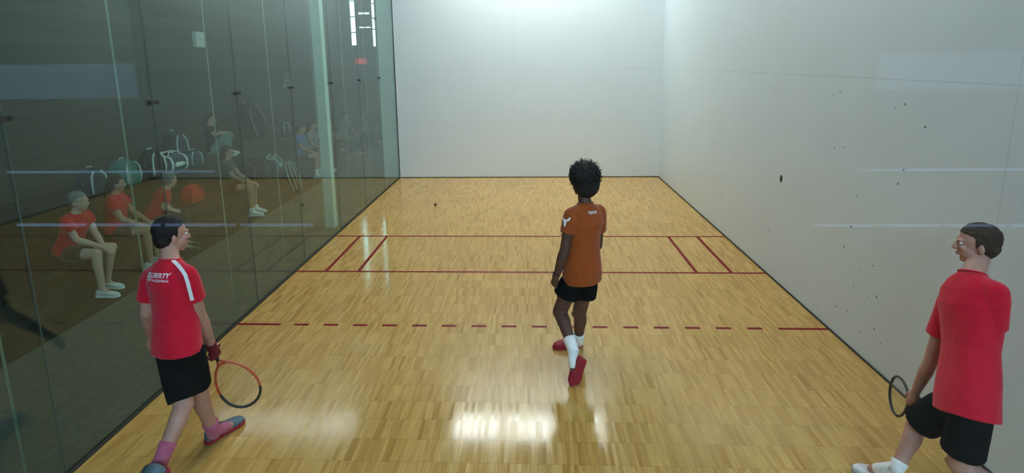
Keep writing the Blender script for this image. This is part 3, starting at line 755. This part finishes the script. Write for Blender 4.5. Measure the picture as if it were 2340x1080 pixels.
decal('back_emblem', s2, bv, [disc(-.078, .0, .027, .021), disc(-.078, .0, .011), ([(-.081,-.02),(-.075,-.02),(-.075,.02),(-.081,.02)], [(0,1,2,3)])], pc, g2['rt'], g2['up'], n_, M['print'])
# white piping along the right shoulder and sleeve
sh, el, nk = V(J2['shR']), V(J2['elR']), V(J2['neck'])
path = [lerp(nk, sh, t_) for t_ in (.35, .5, .65, .8, .92)] + [lerp(sh, el, t_) for t_ in (.02, .12, .22, .32, .42, .52, .6)]
fine = []
for a_, b_ in zip(path[:-1], path[1:]):
    fine += [a_.lerp(b_, t_/4) for t_ in range(4)]
path = fine + [path[-1]]; np_ = len(path)
vs = []; fs = []
for i, p0 in enumerate(path):
    e_ = i/(np_*.55)
    out = (g2['rt']*(.1 + .6*min(1, e_)) + g2['up']*(1 - min(1, e_)) - g2['fw']*.6).normalized()
    td = (path[min(i+1, np_-1)] - path[max(0, i-1)]).normalized(); sd_ = td.cross(out).normalized()
    for g in (-1, -.5, 0, .5, 1):
        h = bv.ray_cast(p0 + out*.2 + sd_*g*.011, -out, .4); vs.append(h[0] + out*.004 if h[0] is not None else p0 + out*.07)
fs = [(5*i+k1, 5*i+k1+1, 5*i+k1+6, 5*i+k1+5) for i in range(np_-1) for k1 in range(4)]
MB().add(vs, fs).build('shoulder_stripe', M['print'], s2)
# glove on the racket hand
G = MB(); wr = V(J2['wrR']); hd = V(J2['handR']); d = (hd - wr).normalized(); n0 = V((-.8,.3,0)); n0 = (n0 - d*n0.dot(d)).normalized(); t0 = d.cross(n0)
hand(G, wr + d*.004, d, (-.8,.3,0), (-.2,.9,.3), 1.12, .9)
G.cone(wr - d*.03, wr + d*.02, .034, .033)
G.fused('glove', M['glove'], r2, .005, 2)
rp0 = V((0.884, 2.76, 0.604)); rp1 = V((1.074, 2.8, 0.242)); ra = (rp1 - rp0).normalized(); cam_l = V((1,.0,.35))
racket('orange and black racquetball racket held low by the red-shirted player on the left', rp0 - ra*.165, ra, V((1.137, 2.84, 0.422)) - V((0.915, 2.76, 0.391)), M['raqred'], M['black'])

# ---------------- player entering at the right edge
J3 = dict(head=(5.708, 2.45, 1.605), neck=(5.638, 2.36, 1.45), shL=(5.59, 2.42, 1.289), shR=(5.633, 2.18, 1.414),
     elL=(5.535, 2.44, 0.854), wrL=(5.514, 2.5, 0.609), handL=(5.498, 2.5, 0.518), elR=(5.625, 2.15, 1.086), wrR=(5.656, 2.32, 0.803), handR=(5.646, 2.36, 0.715),
     palmL=(.6,.2,-.5), thumbL=(-.2,.9,.2),
     hipL=(5.538, 2.2, 0.753), hipR=(5.513, 2.05, 0.85), knL=(5.484, 2.42, 0.42), anL=(5.35, 2.34, 0.194), toeL=(5.22,2.56,0), heelL=(5.47,2.38,0),
     knR=(5.512, 2.1, 0.413), anR=(6.0,1.75,.16), toeR=(5.88,1.95,.0), heelR=(6.02,1.70,.05))
r3, s3, g3 = person('player in a red shirt and black shorts crouching at the right edge of the court', J3,
    dict(skin='skin_light', face=(-.85,.5,-.1), headup=(0,0,1), hair='short', haircol='hairbrown', shirt='red', shorts='blackcloth', hem=.80, hemr=.105,
         sock='whitecloth', sockh=.04, shoe=('shoewhite', 'greycloth'), lace='darkgrey', shirt_low=-.12, curlL=.9, sleeve=.60, base=(5.7, 2.2, 0)))
racket('dark thin racket held by the player at the right edge', V((5.536, 2.5, 0.558)), V((5.628, 2.8, 0.388)) - V((5.536, 2.5, 0.558)), (.1, .25, 1), M['black'], M['black'])

# ---------------- the ball
t = MB(); t.ell((1.29, 9.52, .0285), ((.0285,0,0), (0,.0285,0), (0,0,.0285)), 16)
M['ball'] = mat('brown_rubber_ball', (.10, .035, .02), .5)
tag(t.build('ball', M['ball'], smooth=True), 'small dark rubber ball lying on the front court floor', 'ball')

# ---------------- spectators
def seated(label, x, y, z, o, yaw=0., lean=.15, knee=(.13, .13), shank=.43, fx=0., arms='knees', look=None, group='spectators on the bleacher', feet_fw=(.0, .0), knee_up=0.):
    """local: forward = +x world turned by yaw; z = height of the seat"""
    F = V((cos(yaw), sin(yaw), 0)); R_ = V((F.y, -F.x, 0)); U = V((0, 0, 1))
    s = o.get('s', 1.); P = V((x, y, z + .10*s))
    T = (U*cos(lean) + F*sin(lean)); nk = P + T*.50*s
    J = dict(neck=nk, head=nk + (T*.6 + U*.5).normalized()*.135*s + F*.02,
             shL=nk - T*.065*s - R_*.165*s, shR=nk - T*.065*s + R_*.165*s, hipL=P - R_*.09*s, hipR=P + R_*.09*s)
    for sd, g, kk, ff in (('L', -1, knee[0], feet_fw[0]), ('R', 1, knee[1], feet_fw[1])):
        kn = P + F*(.42 - .15*knee_up)*s + R_*g*kk + U*(-.0 + .30*knee_up)*s
        fz = z - shank if knee_up == 0 else z
        an = V((kn.x, kn.y, 0)) + F*(ff - .02) + U*(fz + .085)
        J['kn'+sd] = kn; J['an'+sd] = an; J['toe'+sd] = an + F*.19*s - U*.083; J['heel'+sd] = an - F*.075*s - U*.083
        if arms == 'knees': wr = kn + U*.07 - F*.06 - R_*g*.02
        elif arms == 'lap': wr = P + F*.25 - R_*g*(-.03) + U*.10
        else: wr = kn + U*.06 - F*.02 - R_*g*kk*.85
        el = lerp(J['sh'+sd], wr, .52) - F*.05 + R_*g*.06 - U*.05
        J['el'+sd] = el; J['wr'+sd] = wr; J['hand'+sd] = wr + (F*.8 - U*.3)*.1; J['palm'+sd] = -U; J['thumb'+sd] = -R_*g
    o = dict(o); o.setdefault('face', look or (F*.9 + V((.1, .1, -.1)))); o['detail'] = 0; o['base'] = (x, y, z)
    o.setdefault('headup', U)
    return person(label, J, o, group)
SZ = .45
seated('spectator in a red t-shirt with bare legs, nearest on the lower bleacher tier', -2.36, 5.30, SZ, dict(skin='skin_pale', hair='short', haircol='hairgrey', shirt='red', shorts='darkgrey', hem=.62, shoe=('shoewhite', 'whitecloth')), yaw=.05, lean=.34, arms='mid', feet_fw=(-.1, .02))
seated('spectator in a red printed t-shirt, second along the lower bleacher tier', -2.40, 6.12, SZ, dict(skin='skin_light', hair='tail', haircol='hairbrown', shirt='red', shorts='darkgrey', hem=.6, shoe=('shoewhite', 'whitecloth'), face=(.7,.7,-.1)), yaw=.3, lean=.12)
seated('grey-haired spectator in a red shirt leaning forward on the lower bleacher tier', -2.30, 6.70, SZ, dict(skin='skin_pale', hair='short', haircol='hairgrey', shirt='red', shorts='darkgrey', hem=1.7, legs_name='trousers', shoe=('shoedark', 'shoedark'), face=(.4,.9,-.25), s=.95), yaw=.55, lean=.50, arms='lap')
seated('spectator in dark clothes with bare shins and white shoes beside the red bag', -2.30, 8.75, SZ, dict(skin='skin_light', hair='long', haircol='hairbrown', shirt='darkgrey', shorts='blackcloth', hem=.5, shoe=('shoewhite', 'whitecloth'), sock='whitecloth', sockh=.06), yaw=.25, lean=.08, arms='mid')
seated('dark-haired spectator in teal trousers with knees drawn up on the upper tier', -3.25, 10.1, .90, dict(skin='skin_light', hair='short', haircol='hairblack', shirt='blackcloth', shorts='teal', hem=1.75, legs_name='trousers', shoe=('shoewhite', 'whitecloth')), yaw=.30, lean=-.05, arms='mid', knee_up=1., knee=(.12, .16))
seated('spectator in a blue t-shirt on the far lower tier beside the steel column', -2.38, 12.20, SZ, dict(skin='skin_light', hair='short', haircol='hairbrown', shirt='blue', shorts='darkgrey', hem=.6, shoe=('shoewhite', 'whitecloth'), sock='whitecloth'), yaw=.05, lean=.10, arms='lap')
seated('spectator in a grey t-shirt next to the one in blue on the far tier', -2.38, 12.85, SZ, dict(skin='skin_light', hair='long', haircol='hairbrown', shirt='greycloth', shorts='darkgrey', hem=.6, shoe=('shoewhite', 'whitecloth'), sock='whitecloth'), yaw=.0, lean=.12, arms='lap')
cloth('bagtrim', (.42, .50, .48))
# people further down the corridor on folding chairs
def chair(x, y, label):
    t = thing('folding_chair', (x, y, 0), label, 'chair', 'chairs far down the corridor')
    q = MB(); q.box((x-.22, y-.21, .43), (x+.20, y+.21, .455)); q.build('seat', M['darkgrey'], t, bevel=.01)
    q = MB(); q.box((x-.26, y-.20, .62), (x-.235, y+.20, .85)); q.build('backrest', M['darkgrey'], t, bevel=.01)
    for dx, dy in ((-.22, -.19), (-.22, .19), (.18, -.19), (.18, .19)):
        q = MB(); q.tube([(x+dx*1.1, y+dy, 0), (x+dx, y+dy, .43)] if dx > 0 else [(x+dx, y+dy, 0), (x-.245, y+dy, .86)], .011, 8); q.build('leg', M['frame'], t)
far = [(-2.45, 15.6, 'greycloth', 'khaki', 'hairblack', 'seen just right of the steel column'), (-2.2, 16.7, 'whitecloth', 'jeans', 'hairbrown', 'in a white shirt and blue jeans'),
       (-2.5, 17.8, 'khaki', 'darkgrey', 'hairgrey', 'in a khaki shirt with grey hair'), (-2.0, 18.9, 'greycloth', 'jeans', 'hairblack', 'farthest from the court'),
       (-2.95, 15.1, 'whitecloth', 'darkgrey', 'hairbrown', 'in a white shirt, set back by the wall'), (-3.25, 16.1, 'bagtrim', 'khaki', 'hairgrey', 'in khaki trousers, set back by the wall')]
for i, (x, y, c1, c2, hc_, ds) in enumerate(far):
    chair(x, y, 'dark folding chair under the far spectator ' + ds)
    seated('far corridor spectator on a folding chair ' + ds, x+.02, y, .457, dict(skin='skin_light', hair='short', haircol=hc_, shirt=c1, shorts=c2, hem=1.7, legs_name='trousers', shoe=('shoewhite', 'whitecloth')), yaw=-.3 + .15*(i % 4), lean=.15, arms='knees', group='spectators far down the corridor')

# ---------------- bags on the bleacher
def backpack(name, label, x, y, z, w_, h_, d_, m1, m2, yaw=0., tilt=0., cat='bag', trim=True):
    t = thing(name, (x, y, z), label, cat, 'bags on the bleacher')
    c, s_ = cos(yaw), sin(yaw); ct, st = cos(tilt), sin(tilt)
    def P(a, b_, k_):                            # a across, b depth, k up (local) with a sideways tilt
        a2 = a*ct + k_*st; k2 = -a*st + k_*ct
        return V((x + b_*c + a2*s_, y - b_*s_ + a2*c, z + k2))
    A = (P(1,0,0) - P(0,0,0)); D = (P(0,1,0) - P(0,0,0))
    q = MB(); q.loft([(P(0, 0, h_*t_), A*w_/2*a_, D*d_/2*b_) for t_, a_, b_ in ((.0, .9, .85), (.03, 1, .98), (.3, 1.03, 1.05), (.65, .98, .95), (.88, .82, .7), (.97, .55, .42), (1., .3, .2))], 24, p=3.2)
    q.build('bag_body', m1, t, smooth=True)
    q = MB(); q.loft([(P(0, d_*.46, h_*t_), A*w_/2*a_, D*d_*.16*b_) for t_, a_, b_ in ((.06, .72, .8), (.10, .8, 1), (.42, .8, 1), (.5, .7, .6))], 20, p=3.5); q.build('front_pocket', m1, t, smooth=True)
    if trim:
        q = MB()
        for g in (-1, 1):
            q.tube([P(g*w_*.18, d_*.50, h_*.90), P(g*w_*.34, d_*.56, h_*.72), P(g*w_*.38, d_*.60, h_*.40), P(g*w_*.34, d_*.55, h_*.14)], .014, 6)
        q.build('straps', m2, t, smooth=True)
    q = MB(); q.tube([P(-.05, 0, h_*.97), P(-.04, 0, h_*1.05), P(.04, 0, h_*1.05), P(.05, 0, h_*.97)], .008, 6); q.build('handle', m2, t, smooth=True)
    q = MB(); q.tube([P(w_*.49*cos(a), d_*.15, h_*(.45 + .47*sin(a))) for a in [pi*i/12 for i in range(13)]], .006, 5); q.build('zip', m2, t, smooth=True)
    return t
def duffel(name, label, x, y, z, ln, r, m1, m2, yaw=0., bands=(-.28, .28), panel=True):
    t = thing(name, (x, y, z), label, 'bag', 'bags on the bleacher')
    c, s_ = cos(yaw), sin(yaw); A = V((s_, c, 0)); D = V((c, -s_, 0)); U = V((0, 0, 1)); O = V((x, y, z + r*.82))
    q = MB(); q.loft([(O + A*ln*a_, D*r*k1, U*r*.82*k1) for a_, k1 in ((-.5, .80), (-.49, .92), (-.42, 1.), (-.2, 1.04), (.05, .98), (.25, 1.03), (.42, 1.), (.49, .92), (.5, .80))], 24, p=2.7)
    q.build('bag_body', m1, t, smooth=True)
    for b_ in bands:
        q = MB(); q.loft([(O + A*(ln*b_ - .022), D*r*1.055, U*r*.865), (O + A*(ln*b_ + .022), D*r*1.055, U*r*.865)], 24, p=2.7); q.build('band', m2, t, smooth=True)
    q = MB()
    for g in (-1, 1):
        q.tube([O + A*ln*bands[0] + D*g*r*.55 + U*r*.7, O + A*ln*bands[0]*.7 + D*g*r*.4 + U*r*1.15, O + A*ln*bands[1]*.7 + D*g*r*.3 + U*r*1.2, O + A*ln*bands[1] + D*g*r*.55 + U*r*.7], .011, 6)
    q.build('handles', m2, t, smooth=True)
    if panel:
        q = MB(); q.loft([(O + D*r*.98 + A*ln*a_ - U*r*.05, U*r*.26*k1, D*.018) for a_, k1 in ((-.2, .3), (-.12, 1.), (.12, .8), (.2, .2))], 12, p=3); q.build('side_panel', m2, t, smooth=True)
    return t
cloth('bagteal', (.03, .16, .14)); cloth('bagtrim', (.42, .50, .48)); cloth('bagred', (.50, .03, .025)); cloth('bagblue', (.025, .05, .08)); cloth('rose', (.30, .17, .16))
T2 = .90
backpack('backpack', 'dark backpack with grey straps at the near end of the upper tier', -3.05, 6.62, T2, .34, .40, .24, M['navy'], M['bagtrim'], .1)
backpack('backpack', 'teal green backpack with pale trim on the upper tier', -3.02, 7.22, T2, .42, .42, .28, M['bagteal'], M['bagtrim'], -.05)
backpack('backpack', 'black backpack with one white strap between the teal one and the white-trimmed one', -3.05, 7.90, T2, .36, .46, .26, M['blackcloth'], M['whitecloth'], .1)
duffel('sports_bag', 'dark sports bag with broad white bands and a white side panel on the upper tier', -3.06, 8.43, T2+.005, .58, .17, M['bagblue'], M['whitecloth'], .15)
backpack('backpack', 'tall navy backpack standing behind the red bag', -3.36, 9.0, T2, .44, .62, .30, M['navy'], M['bagtrim'], .0)
backpack('backpack', 'short blue-grey rolled bag leaning on the tall navy backpack', -2.96, 8.92, T2, .30, .30, .14, M['bagblue'], M['bagtrim'], .3)
backpack('shoulder_bag', 'bright red shoulder bag standing on the lower tier', -2.52, 8.02, SZ, .38, .30, .20, M['bagred'], M['bagred'], .15)
duffel('duffel_bag', 'large plain black duffel bag in front of the knees in teal trousers', -2.40, 9.75, SZ, .85, .25, M['blackcloth'], M['darkgrey'], .05, panel=False)
duffel('sports_bag', 'dark sports bag with light piping beside the plain black duffel', -2.40, 10.75, SZ, .56, .17, M['bagblue'], M['bagtrim'], -.2, bands=(-.2, .33))
backpack('racket_bag', 'big black racket bag with rose-coloured straps leaning on the lounge wall', -3.3, 12.05, T2+.15, .60, .88, .30, M['blackcloth'], M['rose'], .1, -.45)
backpack('backpack', 'small dark backpack beyond the big racket bag', -3.1, 12.9, T2, .36, .42, .26, M['darkgrey'], M['bagtrim'], .1)
t = thing('racket_bag', (-1.78, 10.66, 0), 'flat dark racket bag with pale piping leaning on the lower bleacher step', 'bag')
A0, A1 = V((-1.84, 10.60, .035)), V((-2.06, 10.72, .66)); ax = (A1 - A0).normalized(); sd_ = V((.35, 1, .08)); sd_ = (sd_ - ax*sd_.dot(ax)).normalized(); nn_ = ax.cross(sd_)
if nn_.x < 0: nn_ = -nn_
bp_ = [(0, .07), (.06, .115), (.3, .165), (.6, .175), (.85, .14), (.97, .08), (1., .04)]
q = MB(); q.loft([(lerp(A0, A1, a_), sd_*w_, nn_*(.03 + w_*.22)) for a_, w_ in bp_], 22, p=2.6); q.build('bag_body', M['blackcloth'], t, smooth=True)
for f_ in (-.86, -.3, .3, .86):
    q = MB(); q.tube([lerp(A0, A1, a_) + sd_*w_*f_ + nn_*((.03 + w_*.22)*(1 - abs(f_)**2.6)**(1/2.6) + .006) for a_, w_ in bp_[1:-1]], .011, 6); q.build('piping', M['bagtrim'], t, smooth=True)
# things lying about
t = thing('paper_cup', (-2.3, 11.35, SZ), 'white paper cup standing on the lower bleacher tier', 'cup')
q = MB(); q.loft([((-2.3, 11.35, SZ), (.028,0,0), (0,.028,0)), ((-2.3, 11.35, SZ+.10), (.038,0,0), (0,.038,0))], 16); q.build('cup_wall', M['white'], t, smooth=True)
q = MB(); q.loft([((-2.3, 11.35, SZ+.10), (.041,0,0), (0,.041,0)), ((-2.3, 11.35, SZ+.112), (.036,0,0), (0,.036,0))], 16); q.build('lid', M['white'], t)

# ------------------------------------------------------------------ light, camera, output look
wd = bpy.data.worlds.new('World'); SC.world = wd; wd.use_nodes = True
wd.node_tree.nodes['Background'].inputs['Color'].default_value = (.5, .6, .75, 1)
wd.node_tree.nodes['Background'].inputs['Strength'].default_value = .3

cam = bpy.data.cameras.new('Camera'); co = bpy.data.objects.new('Camera', cam); COL.objects.link(co); SC.camera = co
px, py, pz, yaw, pit, rol, foc, cx, cy = (3.09357, -0.82302, 2.68114, -0.0462, 0.18917, -0.01275, 1284.84122, 1152.39086, 387.32377)
fwd = V((sin(yaw)*cos(pit), cos(yaw)*cos(pit), -sin(pit))); rgt = V((cos(yaw), -sin(yaw), 0)); upv = rgt.cross(fwd)
r2_ = rgt*cos(rol) + upv*sin(rol); u2_ = -rgt*sin(rol) + upv*cos(rol)
co.matrix_world = Matrix(((r2_.x, u2_.x, -fwd.x, px), (r2_.y, u2_.y, -fwd.y, py), (r2_.z, u2_.z, -fwd.z, pz), (0, 0, 0, 1)))
cam.sensor_fit = 'HORIZONTAL'; cam.sensor_width = 36; cam.lens = foc/2340*36
cam.shift_x = (1170 - cx)/2340; cam.shift_y = (cy - 540)/2340
cam.clip_start = .02; cam.clip_end = 100
SC.view_settings.view_transform = 'Standard'; SC.view_settings.look = 'None'
SC.view_settings.gamma = 1; SC.view_settings.use_curve_mapping = False
SC.view_settings.exposure = 0.84
SC.cycles.max_bounces = 10; SC.cycles.transparent_max_bounces = 24; SC.cycles.glossy_bounces = 6; SC.cycles.diffuse_bounces = 5
SC.cycles.caustics_reflective = False
